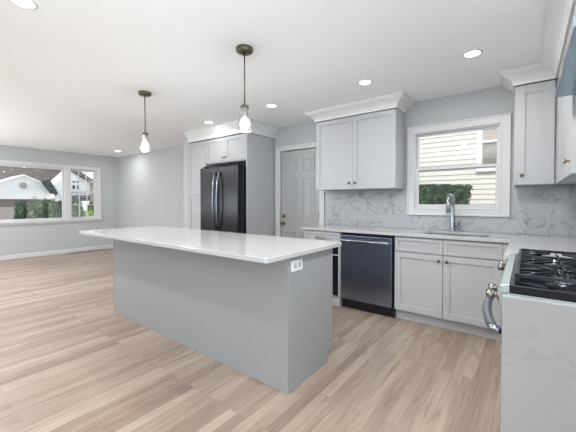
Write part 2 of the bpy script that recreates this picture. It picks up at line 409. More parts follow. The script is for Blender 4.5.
obj('casing', bm, 'trim_white', win, 0.003)
zm = 1.618
bm = new(); frame_rect(bm, x0 + .013, x1 - .013, zm - .018, z1 - .013, .022, YB + .034, YB + .058, wb=.03)
us = obj('upper_sash', bm, 'trim_white', win, 0.003)
obj('pane', bx(x0 + .035, x1 - .035, YB + .044, YB + .048, zm + .012, z1 - .035), 'window_glass', us)
bm = new(); frame_rect(bm, x0 + .013, x1 - .013, z0 + .013, zm + .018, .028, YB + .004, YB + .03, wb=.028)
ls = obj('lower_sash', bm, 'trim_white', win, 0.003)
obj('pane', bx(x0 + .041, x1 - .041, YB + .016, YB + .02, z0 + .041, zm - .012), 'window_glass', ls)
for xx in (-0.87, -0.44):
    bm = new(); box(bm, xx - .03, xx + .03, YB + .005, YB + .029, zm + .018, zm + .026); lathe(bm, [(0, 0), (.014, 0), (.014, .012), (0, .014)], (xx, YB + .017, zm + .026), 'Z', 14)
    box(bm, xx - .004, xx + .03, YB + .003, YB + .013, zm + .028, zm + .036)
    obj('sash_lock', bm, 'plastic_white', ls)

# ---- living room window (picture pane + double-hung)
y0, y1, z0, z1 = LW
XO = XL
bm = new(); frame_rect(bm, y0, y1, z0, z1, .02, XO - .14, XO + .001, 'X')
w2 = struct('window_2', bm, 'trim_white')
bm = new(); frame_rect(bm, y0 - .07, y1 + .07, z0 - .07, z1 + .07, .072, XO, XO + .018, 'X'); frame_rect(bm, y0 - .07, y1 + .07, z0 - .07, z1 + .07, .016, XO + .018, XO + .028, 'X')
obj('casing', bm, 'trim_white', w2, .003)
obj('sill', bx(XO - .02, XO + .055, y0 - .09, y1 + .09, z0 - .028, z0 + .002), 'trim_white', w2, .004)
obj('mullion', bx(XO - .12, XO + .02, 2.665, 2.79, z0 + .003, z1), 'trim_white', w2, .004)
bm = new(); frame_rect(bm, y0 + .02, 2.665, z0 + .02, z1 - .02, .035, XO - .08, XO - .04, 'X')
ps = obj('picture_sash', bm, 'trim_white', w2, .003)
obj('pane', bx(XO - .062, XO - .058, y0 + .055, 2.63, z0 + .055, z1 - .055), 'window_glass', ps)
zq = 1.475
for nm, a, b_, dx in (('upper_sash', zq - .02, z1 - .02, -.085), ('lower_sash', z0 + .02, zq + .02, -.045)):
    bm = new(); frame_rect(bm, 2.79, y1 - .02, a, b_, .038, XO + dx - .03, XO + dx, 'X')
    ss = obj(nm, bm, 'trim_white', w2, .003)
    obj('pane', bx(XO + dx - .017, XO + dx - .013, 2.828, y1 - .058, a + .038, b_ - .038), 'window_glass', ss)
    bm = new(); ww = (y1 - .058 - 2.828)
    for k in (1, 2):
        yy = 2.828 + ww * k / 3; box(bm, XO + dx - .027, XO + dx - .004, yy - .009, yy + .009, a + .038, b_ - .038)
    zz = (a + b_) / 2; box(bm, XO + dx - .0265, XO + dx - .0045, 2.828, y1 - .058, zz - .009, zz + .009)
    obj('muntins', bm, 'trim_white', ss)

# ---- added glazed doors on the right wall, unseen, letting in side light
pd = struct('door_added', bx(XR + .04, XR + .11, RD[0], RD[1], RD[2], RD[2] + .03), 'trim_white')
ym = (RD[0] + RD[1]) / 2
for a, b_ in ((RD[0], ym), (ym, RD[1])):
    bm = new(); frame_rect(bm, a, b_, RD[2] + .03, RD[3], .05, XR + .05, XR + .10, 'X'); fr_ = obj('frame', bm, 'trim_white', pd, .003)
    obj('pane', bx(XR + .073, XR + .078, a + .05, b_ - .05, RD[2] + .08, RD[3] - .05), 'window_glass', fr_)

# ---- backsplash tile (fixed to the back wall)
TY = YB - .009
bm = new()
for a in ((-2.315, SW[0] - .087, .916, 1.386), (SW[0] - .087, SW[1] + .087, .916, SW[2] - .087), (SW[1] + .087, XR, .916, 1.386)): box(bm, a[0], a[1], TY, YB - .0005, a[2], a[3])
struct('trim_2', bm, 'marble_tile')
struct('trim_3', bx(-2.327, -2.3155, YB - .012, YB - .0005, .916, 1.386), 'handle_steel')

# ------------------------------------------------------------------ cabinet helpers
def P(face, plane, u, w, d): return (u, plane + d, w) if face == '-Y' else ((u, plane - d, w) if face == '+Y' else (plane + d, u, w))
def fbox(bm, face, plane, u0, u1, w0, w1, d0, d1):
    a = P(face, plane, u0, w0, d0); b = P(face, plane, u1, w1, d1); box(bm, a[0], b[0], a[1], b[1], a[2], b[2])
def shaker(face, plane, u0, u1, w0, w1, rail=.057, th=.02):
    bm = new()
    for a in ((u0, u0 + rail, w0, w1), (u1 - rail, u1, w0, w1), (u0 + rail, u1 - rail, w1 - rail, w1), (u0 + rail, u1 - rail, w0, w0 + rail)):
        fbox(bm, face, plane, *a, 0, th)
    fbox(bm, face, plane, u0 + rail - .002, u1 - rail + .002, w0 + rail - .002, w1 - rail + .002, .011, th - .002)
    return bm
def knob(parent, face, p, m='knob_bronze', r=.0155):
    bm = new(); lathe(bm, [(0, 0), (.008, 0), (.006, .006), (.006, .013), (r * .8, .017), (r, .021), (r * .85, .027), (0, .029)], p, face, 18)
    return obj('knob', bm, m, parent)

# ------------------------------------------------------------------ pantry + fridge run
CF = 3.26
pan = thing('pantry_cabinet', 'tall narrow white pantry cabinet left of the fridge, with two stacked shaker doors', 'cabinet', (-4.48, 3.58, 0))
obj('body', bx(-4.685, -4.206, CF + .021, YB - .002, 0, 2.25), 'cabinet_white', pan)
for a, b_, kz in ((.115, 1.345, 1.25), (1.352, 2.24, 1.45)):
    dd = obj('door', shaker('-Y', CF, -4.68, -4.21, a, b_), 'cabinet_white', pan, .0015)
    knob(dd, '-Y', (-4.24, CF, kz))
of = thing('fridge_cabinet', 'white two-door cabinet above the fridge with its full-height right side panel', 'cabinet', (-3.78, 3.58, 1.84))
obj('body', bx(-4.204, -3.282, CF + .021, YB - .002, 1.85, 2.25), 'cabinet_white', of)
obj('side_panel', bx(-3.281, -3.26, CF + .001, YB - .002, 0.001, 2.25), 'cabinet_white', of, .001)
for a, b_, kx in ((-4.202, -3.745, -3.775), (-3.741, -3.285, -3.711)):
    dd = obj('door', shaker('-Y', CF, a, b_, 1.865, 2.24), 'cabinet_white', of, .0015)
    knob(dd, '-Y', (kx, CF, 1.925))
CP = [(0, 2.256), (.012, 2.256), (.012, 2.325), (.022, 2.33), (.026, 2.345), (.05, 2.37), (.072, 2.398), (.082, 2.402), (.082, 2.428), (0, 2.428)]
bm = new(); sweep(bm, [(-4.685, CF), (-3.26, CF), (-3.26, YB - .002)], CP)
tag(obj('crown_moulding', bm, 'crown_lightened'), 'white crown moulding round the top of the pantry and fridge cabinets', 'moulding')

fr = thing('refrigerator', 'stainless steel french-door refrigerator between pantry and tall side panel', 'refrigerator', (-3.74, 3.45, 0))
obj('body', bx(-4.16, -3.30, 3.19, 3.86, .03, 1.775), 'black_gloss', fr)
FD = 3.095
for a, b_, hx in ((-4.145, -3.715, -3.755), (-3.709, -3.285, -3.665)):
    bm = new(); box(bm, a, b_, FD, 3.185, .74, 1.765)
    dd = obj('door', bm, 'fridge_steel', fr, .012, 3)
    hb = new(); pts = []
    for i in range(17):
        t = i / 16; z = .83 + t * .85; pts.append((hx, FD - .012 - .052 * math.sin(math.pi * t) ** .6, z))
    tube(hb, pts, .012, 12, True, (1.3, .9)); obj('handle', hb, 'handle_steel', dd)
bm = new(); box(bm, -4.145, -3.285, FD, 3.185, .09, .73)
fz = obj('freezer_drawer', bm, 'fridge_steel', fr, .012, 3)
hb = new(); tube(hb, [(-4.06 + .68 * i / 12, FD - .012 - .05 * math.sin(math.pi * i / 12) ** .6, .66) for i in range(13)], .012); obj('handle', hb, 'handle_steel', fz)
for hx in (-3.40, -4.11): obj('hinge_cover', bx(hx, hx + .07, 3.12, 3.185, 1.777, 1.79), 'black_gap', fr)
bm = new(); lathe(bm, [(0, 0), (.012, 0), (.012, .002), (0, .002)], (-3.40, FD, 1.69), '-Y', 16); obj('badge', bm, 'handle_steel', fr)

# ------------------------------------------------------------------ base cabinets on the sink wall
BF = 3.27        # door faces
BB = YB - .002
def toe(parent, xa, xb): obj('toe_kick', bx(xa, xb, 3.335, 3.35, 0.001, .105), 'cabinet_white', parent)
c1 = thing('drawer_cabinet', 'white base cabinet with one drawer over a black glass cooler front, left of dishwasher', 'cabinet', (-2.0, 3.58, 0))
obj('body', bx(-2.255, -1.737, BF + .021, BB, .105, .882), 'cabinet_white', c1)
toe(c1, -2.255, -1.737)
dr = obj('drawer', shaker('-Y', BF, -2.25, -1.745, .725, .872, .035), 'cabinet_white', c1, .0015)
bm = new(); tube(bm, [(-2.065, BF - .028, .80), (-1.935, BF - .028, .80)], .0065, 10); tube(bm, [(-2.05, BF, .80), (-2.05, BF - .028, .80)], .005, 8); tube(bm, [(-1.95, BF, .80), (-1.95, BF - .028, .80)], .005, 8)
obj('handle', bm, 'brass', dr)
obj('glass_front', bx(-2.235, -1.765, BF + .001, BF + .019, .125, .712), 'black_gloss', c1)
obj('divider', bx(-2.235, -1.765, BF - .006, BF + .0005, .60, .612), 'cabinet_white', c1)
obj('stile', bx(-1.7635, -1.7455, BF, BF + .02, .11, .715), 'cabinet_white', c1)
obj('end_block', bx(-1.83, -1.737, 3.26, 3.334, .001, .10), 'cabinet_white', c1)

dw = thing('dishwasher', 'dark stainless steel dishwasher under the counter, left of the sink cabinet', 'dishwasher', (-1.42, 3.55, 0))
obj('body', bx(-1.732, -1.108, BF + .045, BB, .105, .874), 'black_gap', dw)
dd = obj('door', bx(-1.722, -1.127, BF - .015, BF + .044, .115, .852), 'dish_steel', dw, .006, 3)
bm = new(); zz = .792
tube(bm, [(-1.70, BF - .055, zz), (-1.15, BF - .055, zz)], .013, 14, True, (.9, 1.5)); box(bm, -1.695, -1.665, BF - .05, BF - .016, zz - .012, zz + .012); box(bm, -1.185, -1.155, BF - .05, BF - .016, zz - .012, zz + .012)
obj('handle', bm, 'handle_steel', dd, .002)
obj('toe_kick', bx(-1.72, -1.11, BF + .03, BF + .044, .004, .108), 'black_gloss', dw)

c2 = thing('sink_cabinet', 'white sink base cabinet with two shaker doors under two false drawer fronts', 'cabinet', (-.64, 3.58, 0))
bm = new(); box(bm, -1.103, -.905, BF + .021, BB, .105, .882); box(bm, -.232, -.105, BF + .021, BB, .105, .882); box(bm, -.905, -.232, BF + .021, BF + .04, .105, .882); box(bm, -.905, -.232, BF + .04, BB, .105, .6)
obj('body', bm, 'cabinet_white', c2)
toe(c2, -1.103, -.12)
obj('filler', bx(-.165, -.108, BF, BF + .02, .105, .878), 'cabinet_white', c2)
for a, b_ in ((-1.098, -.640), (-.634, -.168)):
    obj('false_drawer', shaker('-Y', BF, a, b_, .728, .870, .035), 'cabinet_white', c2, .0015)
    dd = obj('door', shaker('-Y', BF, a, b_, .112, .718), 'cabinet_white', c2, .0015)
    knob(dd, '-Y', ((-.672 if a < -1 else -.602), BF, .665))
c3 = thing('corner_cabinet', 'white corner base cabinet behind the range, carrying the short counter leg', 'cabinet', (.22, 2.8, 0))
obj('body', bx(-.10, XR - .002, 2.325, BB, .105, .882), 'cabinet_white', c3)
obj('toe_kick', bx(-.045, XR - .002, 2.325, BB, .001, .104), 'cabinet_white', c3)

# worktop, L shaped, with sink cut-out
SX0, SX1, SY0, SY1 = -.86, -.28, 3.37, 3.76
bm = new()
T0, T1 = .884, .914
xs = [-2.29, SX0, SX1, -.112, XR - .001]; ys = [2.315, 3.245, SY0, SY1, YB - .0105]
vt = {}
def gv(i, j, z):
    if (i, j, z) not in vt: vt[(i, j, z)] = bm.verts.new((xs[i], ys[j], z))
    return vt[(i, j, z)]
cells = {(i, j) for i in range(4) for j in range(4) if not (j == 0 and i < 3) and not (i == 1 and j == 2)}
for (i, j) in cells:
    bm.faces.new((gv(i, j, T1), gv(i + 1, j, T1), gv(i + 1, j + 1, T1), gv(i, j + 1, T1)))
    bm.faces.new((gv(i, j, T0), gv(i, j + 1, T0), gv(i + 1, j + 1, T0), gv(i + 1, j, T0)))
    for (di, dj, a, b_) in ((-1, 0, (i, j), (i, j + 1)), (1, 0, (i + 1, j), (i + 1, j + 1)), (0, -1, (i, j), (i + 1, j)), (0, 1, (i, j + 1), (i + 1, j + 1))):
        if (i + di, j + dj) not in cells: bm.faces.new((gv(*a, T0), gv(*b_, T0), gv(*b_, T1), gv(*a, T1)))
tag(obj('worktop', bm, 'quartz', None, .003), 'white quartz worktop running under the window and round the corner to the range', 'countertop')
# sink basin
bm = new(); a0, a1, b0, b1, zb, th = SX0 - .012, SX1 + .012, SY0 - .012, SY1 + .012, .69, .004
box(bm, a0, a1, b0, b1, zb, zb + th)
for q in ((a0, a0 + th, b0, b1), (a1 - th, a1, b0, b1), (a0, a1, b0, b0 + th), (a0, a1, b1 - th, b1)): box(bm, *q, zb + th, .8835)
sk = obj('sink', bm, 'sink_steel'); tag(sk, 'undermount stainless steel sink set in the worktop below the window', 'sink')
bm = new(); lathe(bm, [(0, 0), (.045, 0), (.045, .004), (.03, .002), (0, .002)], (-.57, 3.58, zb + th), 'Z', 24); obj('drain', bm, 'chrome', sk)
# faucet
fx, fy = -.648, 3.82
fc = thing('faucet', 'chrome gooseneck pull-down kitchen faucet with side lever, behind the sink', 'faucet', (fx, fy, .914))
bm = new(); lathe(bm, [(0, 0), (.03, 0), (.03, .006), (.025, .012), (.024, .10), (.019, .20), (.017, .27)], (fx, fy, .914), 'Z', 24)
pts = []; dx, dy = -.25, -.97; r_ = .06
for i in range(19):
    a = math.pi * i / 18 * 1.06; s = r_ * (1 - math.cos(a)); pts.append((fx + dx * s, fy + dy * s, 1.25 + r_ * math.sin(a)))
tube(bm, [(fx, fy, 1.18)] + pts, .017, 16); obj('spout', bm, 'chrome', fc)
e = Vector(pts[-1]); bm = new(); dn = (Vector(pts[-1]) - Vector(pts[-2])).normalized()
tube(bm, [e, e + dn * .03, e + dn * .09, e + dn * .115], [.017, .0185, .024, .022], 18); obj('spray_head', bm, 'chrome', fc)
bm = new(); tube(bm, [e + dn * .116, e + dn * .119], .017, 16); obj('nozzle', bm, 'hinge_black', fc)
bm = new(); tube(bm, [(fx + .018, fy, .985), (fx + .06, fy, .987)], .013, 14); tube(bm, [(fx + .055, fy, .985), (fx + .066, fy - .004, 1.02), (fx + .07, fy - .006, 1.085)], [.009, .008, .006], 12); obj('lever', bm, 'chrome', fc)
# sink hole cover beside the faucet
# ------------------------------------------------------------------ upper cabinets
UF = 3.56
uc = thing('wall_cabinet', 'white two-door wall cabinet between the door and the sink window', 'cabinet', (-1.72, 3.73, 1.39))
obj('body', bx(-2.262, -1.19, UF + .021, YB - .011, 1.392, 2.30), 'cabinet_white', uc, .001)
for a, b_, kx in ((-2.258, -1.7305, -1.765), (-1.7275, -1.194, -1.688)):
    dd = obj('door', shaker('-Y', UF, a, b_, 1.395, 2.292), 'cabinet_white', uc, .0015); knob(dd, '-Y', (kx, UF, 1.47))
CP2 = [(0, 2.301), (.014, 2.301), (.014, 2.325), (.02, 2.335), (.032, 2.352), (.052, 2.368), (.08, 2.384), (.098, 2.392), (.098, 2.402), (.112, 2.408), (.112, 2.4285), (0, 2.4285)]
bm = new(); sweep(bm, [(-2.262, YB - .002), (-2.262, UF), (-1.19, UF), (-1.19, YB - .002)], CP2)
tag(obj('crown_moulding', bm, 'crown_lightened'), 'white crown moulding on the wall cabinet left of the sink window', 'moulding')
ur = thing('wall_cabinet', 'white single-door wall cabinet right of the sink window, facing the room', 'cabinet', (.04, 3.73, 1.39))
obj('body', bx(-.104, .198, UF + .021, YB - .011, 1.392, 2.30), 'cabinet_white', ur, .001)
dd = obj('door', shaker('-Y', UF, -.098, .182, 1.395, 2.292, .075), 'cabinet_white', ur, .0015); knob(dd, '-Y', (-.045, UF, 1.478))
UX = .192
uw = thing('wall_cabinet', 'white wall cabinet on the right-hand wall in the corner beyond the range hood', 'cabinet', (.37, 2.95, 1.39))
obj('body', bx(UX + .021, XR - .002, 2.335, 3.558, 1.392, 2.30), 'cabinet_white', uw, .001)
obj('filler', bx(UX + .001, UX + .0205, 3.36, 3.558, 1.392, 2.30), 'cabinet_white', uw)
dd = obj('door', shaker('-X', UX, 2.34, 3.355, 1.395, 2.292, .065), 'cabinet_white', uw, .0015); knob(dd, '-X', (UX, 2.44, 1.475), 'brass')
uh = thing('hood_cabinet', 'white cabinet above the range hood on the right-hand wall', 'cabinet', (.37, 1.87, 1.93))
obj('body', bx(UX + .021, XR - .002, 1.41, 2.332, 1.935, 2.30), 'cabinet_white', uh, .001)
for a, b_ in ((1.415, 1.868), (1.872, 2.328)): obj('door', shaker('-X', UX, a, b_, 1.94, 2.292), 'cabinet_white', uh, .0015)
bm = new(); sweep(bm, [(-.104, YB - .002), (-.104, UF), (UX, UF), (UX, 1.0)], CP2)
tag(obj('crown_moulding', bm, 'crown_lightened'), 'white crown moulding over the cabinets right of the window, turning along the right wall', 'moulding')
rh = thing('range_hood', 'blue-grey steel under-cabinet range hood over the gas range', 'range hood', (.34, 1.87, 1.82))
bm = new(); extr(bm, [(.12, 1.825), (.12, 1.85), (.20, 1.932), (XR - .002, 1.932), (XR - .002, 1.825)], 'Y', 1.42, 2.325); obj('body', bm, 'hood_steel', rh, .002)
bm = new(); box(bm, .21, .52, 1.46, 1.85, 1.819, 1.8245); box(bm, .21, .52, 1.89, 2.28, 1.819, 1.8245); obj('filter', bm, 'hood_steel', rh)
obj('front_rim', bx(.117, .1195, 1.42, 2.325, 1.822, 1.852), 'chrome', rh)

# ------------------------------------------------------------------ range
ry0, ry1 = 1.418, 2.305
rg = thing('gas_range', 'stainless steel gas range with black cooktop against the right-hand wall', 'range', (.2, 1.86, 0))
obj('body', bx(-.057, .53, ry0, ry1, .06, .898), 'range_steel', rg)
bm = new(); box(bm, -.048, .53, ry0, ry1, .899, .93); obj('cooktop', bm, 'black_gloss', rg, .003)
bm = new(); extr(bm, [(-.078, .83), (-.086, .905), (-.08, .924), (-.0495, .93), (-.0495, .8985), (-.0585, .8985), (-.0585, .83)], 'Y', ry0 + .004, ry1); obj('control_panel', bm, 'range_steel', rg, .002)
obj('oven_door', bx(-.074, -.0575, ry0 + .01, ry1 - .01, .20, .79), 'range_steel', rg, .004)
obj('oven_window', bx(-.0765, -.0742, 1.56, 2.16, .33, .64), 'black_gloss', rg)
obj('warming_drawer', bx(-.074, -.0575, ry0 + .01, ry1 - .01, .07, .19), 'range_steel', rg, .004)
for yy in (1.49, 1.59, 2.13, 2.23):
    bm = new(); lathe(bm, [(0, 0), (.022, 0), (.022, .006), (.012, .009), (.012, .018), (.019, .020), (.018, .040), (.016, .043), (0, .043)], (-.084, yy, .868), '-X', 22); box(bm, -.130, -.126, yy - .004, yy + .004, .852, .885)
    kb = obj('control_knob', bm, 'knob_steel', rg)
hb = new(); pts = [(-.074, 1.45, .742)]
for i in range(21):
    t = i / 20; pts.append((-.10 - .05 * math.sin(math.pi * t) ** .8, 1.46 + t * .78, .742))
pts.append((-.074, 2.25, .742)); tube(hb, pts, .015, 14, True, (1.25, .9)); obj('handle', hb, 'handle_steel', rg)
# grates
gz = .966
for k in range(3):
    a = ry0 + .045 + k * .270; b_ = a + .262
    bm = new(); gx0, gx1 = -.028, .49
    for yy in (a, b_): box(bm, gx0, gx1, yy - .006, yy + .006, gz - .012, gz)
    for xx in (gx0, gx1): box(bm, xx - .006, xx + .006, a, b_, gz - .012, gz)
    ymid = (a + b_) / 2
    for xc in (.12, .37):           # fingers reaching toward each burner from all sides
        for q in range(8):
            an = math.pi / 4 * q; c_, s_ = math.cos(an), math.sin(an)
            L0 = .035; L1 = min((xc - gx0 if xc < .2 else gx1 - xc) / max(abs(c_), 1e-6), (b_ - ymid) / max(abs(s_), 1e-6))
            tube(bm, [(xc + c_ * L0, ymid + s_ * L0, gz + .001), (xc + c_ * L1 * .6, ymid + s_ * L1 * .6, gz + .001), (xc + c_ * L1, ymid + s_ * L1, gz - .006)], [.0045, .0055, .006], 6)
    for j in (1, 3):
        yy = a + (b_ - a) * j / 4; box(bm, gx0, gx0 + .09, yy - .005, yy + .005, gz - .012, gz)
    box(bm, .239, .251, a, b_, gz - .012, gz)
    for xx in (gx0, .245, gx1):
        for yy in (a, b_): box(bm, xx - .007, xx + .007, yy - .007, yy + .007, .9302, gz - .01)
    obj('grate', bm, 'cast_iron', rg)
    for xx in (.12, .37):
        bm = new(); lathe(bm, [(0, .0), (.05, 0), (.05, .004), (.036, .008), (.036, .011), (.03, .014), (0, .014)], (xx, ymid, .9302), 'Z', 22); obj('burner', bm, 'handle_steel', rg)
# end panel
tag(obj('end_panel', bx(-.07, XR - .001, 1.384, 1.4165, .001, .893), 'quartz_panel', None, .003), 'glossy white slab panel standing against the near side of the gas range', 'panel')

# ------------------------------------------------------------------ island
ix0, ix1, iy0, iy1 = -3.668, -1.206, 1.571, 2.14
isl = thing('kitchen_island', 'white painted kitchen island base with an outlet on its right end', 'island', ((ix0 + ix1) / 2, 1.84, 0))
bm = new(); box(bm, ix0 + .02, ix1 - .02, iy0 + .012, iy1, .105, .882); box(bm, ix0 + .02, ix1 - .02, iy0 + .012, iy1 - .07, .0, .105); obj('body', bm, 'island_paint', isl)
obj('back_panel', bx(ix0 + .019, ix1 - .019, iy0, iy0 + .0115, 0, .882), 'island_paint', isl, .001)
def endp(x0_, x1_):
    bm = new(); extr(bm, [(iy0 - .002, 0), (iy1 - .07, 0), (iy1 - .07, .10), (iy1, .10), (iy1, .882), (iy0 - .002, .882)], 'X', x0_, x1_); return bm
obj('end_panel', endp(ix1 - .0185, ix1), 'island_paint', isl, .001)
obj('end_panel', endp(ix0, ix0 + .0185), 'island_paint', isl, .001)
n_ = 4
for k in range(n_):
    a = ix0 + .005 + k * (ix1 - ix0 - .01) / n_; b_ = a + (ix1 - ix0 - .01) / n_ - .003
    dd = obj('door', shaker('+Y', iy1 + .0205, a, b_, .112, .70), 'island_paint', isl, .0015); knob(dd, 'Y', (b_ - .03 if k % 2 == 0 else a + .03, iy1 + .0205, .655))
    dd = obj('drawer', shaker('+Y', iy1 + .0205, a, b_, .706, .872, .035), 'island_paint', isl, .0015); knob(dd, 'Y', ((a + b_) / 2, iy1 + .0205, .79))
pl = obj('outlet', bx(ix1, ix1 + .009, 1.600, 1.722, .782, .858), 'plastic_white', isl, .003)
for yy in (1.636, 1.686):
    bm = new(); box(bm, ix1 + .009, ix1 + .0105, yy - .016, yy + .016, .804, .838); obj('socket', bm, 'socket_grey', pl)
# island top with rounded corners
def rr(x0, x1, y0, y1, r, n=6):
    out = []
    for cx, cy, a0 in ((x1 - r, y1 - r, 0), (x0 + r, y1 - r, 90), (x0 + r, y0 + r, 180), (x1 - r, y0 + r, 270)):
        for i in range(n + 1):
            a = R(a0 + 90 * i / n); out.append((cx + r * math.cos(a), cy + r * math.sin(a)))
    return out
bm = new(); prism(bm, rr(-3.965, -1.172, 1.33, 2.25, .03), .8835, .914)
tag(obj('island_worktop', bm, 'quartz', None, .003), 'long white quartz slab overhanging the kitchen island', 'countertop')

# ------------------------------------------------------------------ pendants
def pendant(x, y, label):
    p = thing('pendant_light', label, 'pendant light', (x, y, H), 'pendant lights over the island')
    bm = new(); lathe(bm, [(0, 0), (.066, 0), (.066, -.022), (.06, -.03), (.012, -.034), (.0, -.034)], (x, y, H - .0005), 'Z', 36); obj('canopy', bm, 'antique_bronze', p)
    bm = new(); tube(bm, [(x, y, H - .033), (x, y, 1.99)], .0055, 10); obj('rod', bm, 'antique_bronze', p)
    bm = new(); lathe(bm, [(0, 1.995), (.012, 1.995), (.033, 1.985), (.033, 1.965), (.022, 1.958), (.022, 1.90), (0, 1.90)], (x, y, 0), 'Z', 24); obj('socket', bm, 'antique_bronze', p)
    bm = new(); lathe(bm, [(.031, 1.966), (.035, 1.93), (.042, 1.89), (.051, 1.84), (.060, 1.795), (.058, 1.79), (.0575, 1.795), (.049, 1.84), (.040, 1.89), (.033, 1.93), (.029, 1.966)], (x, y, 0), 'Z', 40); obj('shade', bm, 'shade_glass', p)
    bm = new(); lathe(bm, [(0, 1.807), (.02, 1.811), (.034, 1.828), (.037, 1.848), (.030, 1.875), (.016, 1.893), (.012, 1.899), (0, 1.899)], (x, y, 0), 'Z', 24); obj('bulb', bm, 'bulb_glow', p)
    ld = bpy.data.lights.new('pendant_bulb_light', 'POINT'); ld.energy = 14; ld.shadow_soft_size = .04; ld.color = (1, .97, .92)
    lo = bpy.data.objects.new('pendant_bulb_light', ld); COL.objects.link(lo); lo.parent = p; lo.location = (0, 0, 1.775 - H)
pendant(-1.757, 1.733, 'bronze pendant light with clear bell glass shade over the right half of the island')
pendant(-3.325, 1.765, 'bronze pendant light with clear bell glass shade over the far left end of the island')

# ------------------------------------------------------------------ recessed downlights
def downlight(x, y, label, w=1.0):
    p = thing('ceiling_downlight', label, 'ceiling light', (x, y, H), 'recessed ceiling downlights')
    bm = new(); lathe(bm, [(.055, 0), (.072, 0), (.072, -.003), (.057, -.006), (.055, -.004), (.055, 0)], (x, y, H - .0005), 'Z', 32); obj('trim_ring', bm, 'trim_white', p)
    bm = new(); lathe(bm, [(0, 0), (.054, 0), (.054, -.003), (0, -.003)], (x, y, H - .0005), 'Z', 32); obj('lens', bm, 'lamp_lens', p)
    ld = bpy.data.lights.new('downlight_lamp', 'AREA'); ld.shape = 'DISK'; ld.size = .1; ld.energy = DOWN_W * w; ld.color = (1, .985, .965)
    lo = bpy.data.objects.new('downlight_lamp', ld); COL.objects.link(lo); lo.parent = p; lo.location = (0, 0, -.012)
downlight(-.363, 2.91, 'recessed ceiling downlight in front of the sink window, rightmost of the row', .9)
downlight(-1.296, 2.95, 'recessed ceiling downlight in front of the two-door wall cabinet', .3)
downlight(-2.53, 2.96, 'recessed ceiling downlight between the near pendant and the wall cabinet crown', .3)
downlight(-3.80, 3.00, 'recessed ceiling downlight in front of the fridge cabinet', .3)
downlight(-2.40, .53, 'recessed ceiling downlight cut by the top left edge of the view', 1.2)
downlight(-7.66, 3.40, 'small far recessed downlight by the living room corner')
for x, y, w in ((-1.05, .53, .6), (-.30, 1.65, 3.4), (-3.75, .53, 1.2), (-6.0, -1.2, 3), (-7.6, -.2, 6), (-5.3, .45, 6)):  # unseen lamps; the aisle and living ones are added for brightness
    downlight(x, y, 'extra recessed ceiling downlight outside the view, in the near half of the room', w)

# ------------------------------------------------------------------ outside
struct('ground', bx(-75, 30, -20, 60, -.9, -.7), 'grass')
struct('driveway', bx(-40, -12, -8, 9, -.7, -.66), 'concrete')
# neighbour across the side yard
nh = thing('neighbour_house', 'cream lap-sided neighbour house with a window, seen through the sink window', 'house', (0, 7.5, -.7))
bm = new(); z = -.6
poly = []
while z < 5.4:
    poly.append((7.5 - .013, z)); poly.append((7.5, z + .104)); z += .105
poly += [(7.75, z), (7.75, -.6)]
extr(bm, poly, 'X', -7, 2.5); obj('siding_wall', bm, 'siding', nh)
wx0, wx1, wz0, wz1 = -.745, .05, 1.93, 3.35
bm = new(); frame_rect(bm, wx0 - .10, wx1 + .10, wz0 - .08, wz1 + .10, .105, 7.44, 7.51)
box(bm, wx0 - .055, wx0 - .045, 7.43, 7.44, wz0 - .08, wz1 + .10)
wf = obj('window', bm, 'siding_white', nh)
bm = new()
box(bm, wx0, wx1, 7.45, 7.50, 2.43, 2.47); obj('meeting_rail', bm, 'siding_white', wf)
obj('pane', bx(wx0, wx1, 7.465, 7.475, wz0, wz1), 'window_glass', wf)
bm = new(); z = wz0
while z < 2.42:
    box(bm, wx0, wx1, 7.478, 7.486, z, z + .022); z += .036
mat('blind_brown', (0.30, 0.25, 0.22), .7); mat('blind_pale', (.66, .58, .53), .7)
obj('blind', bm, 'blind_brown', wf)
bm = new(); z = 2.48
while z < wz1:
    box(bm, wx0, wx1, 7.478, 7.486, z, z + .026); z += .036
obj('blind', bm, 'blind_pale', wf)

def leaves(bm, shape, n, s, jit=.0):
    for _ in range(n):
        p, nn = shape()
        nn = (Vector(nn) + Vector((random.gauss(0, .5), random.gauss(0, .5), random.gauss(0, .5)))).normalized()
        u = nn.cross(Vector((random.random() - .5, random.random() - .5, random.random() - .5))).normalized(); w = nn.cross(u)
        k = s * random.uniform(.6, 1.3); p = Vector(p)
        vv = [bm.verts.new(p + u * k), bm.verts.new(p + w * k * .45 + nn * k * .15), bm.verts.new(p - u * k), bm.verts.new(p - w * k * .45 + nn * k * .15)]
        bm.faces.new(vv)
def shrub_blob(name, x, y, z0, z1, rx, ry, m, label, n=900, s=.05, group=None, lumps=7):
    t = thing(name, label, 'shrub', (x, y, z0), group)
    cs = [(x, y, (z0 + z1) / 2, rx * .8, ry * .8, (z1 - z0) * .48)]
    for _ in range(lumps):
        hh = random.uniform(.25, .9); cs.append((x + random.uniform(-.5, .5) * rx, y + random.uniform(-.55, .55) * ry, z0 + (z1 - z0) * hh * .85, rx * random.uniform(.35, .6), ry * random.uniform(.35, .6), (z1 - z0) * random.uniform(.14, .24)))
    def sh():
        c = random.choice(cs) if random.random() > .3 else cs[0]
        d_ = Vector((random.gauss(0, 1), random.gauss(0, 1), random.gauss(0, 1))).normalized(); q = random.uniform(.8, 1.05)
        return (c[0] + d_.x * c[3] * q, c[1] + d_.y * c[4] * q, max(z0 + .02, c[2] + d_.z * c[5] * q)), d_
    bm = new()
    for c in cs:   # inner mass
        g = bmesh.ops.create_icosphere(bm, subdivisions=2, radius=1)
        for v in g['verts']: v.co = Vector((c[0] + v.co.x * c[3] * .82, c[1] + v.co.y * c[4] * .82, max(z0 + .01, c[2] + v.co.z * c[5] * .82)))
    leaves(bm, sh, n, s); obj('foliage', bm, m, t)
    bm = new(); tube(bm, [(x, y, z0), (x, y, z0 + (z1 - z0) * .5)], .03, 8); obj('stem', bm, 'stem', t)
    return t
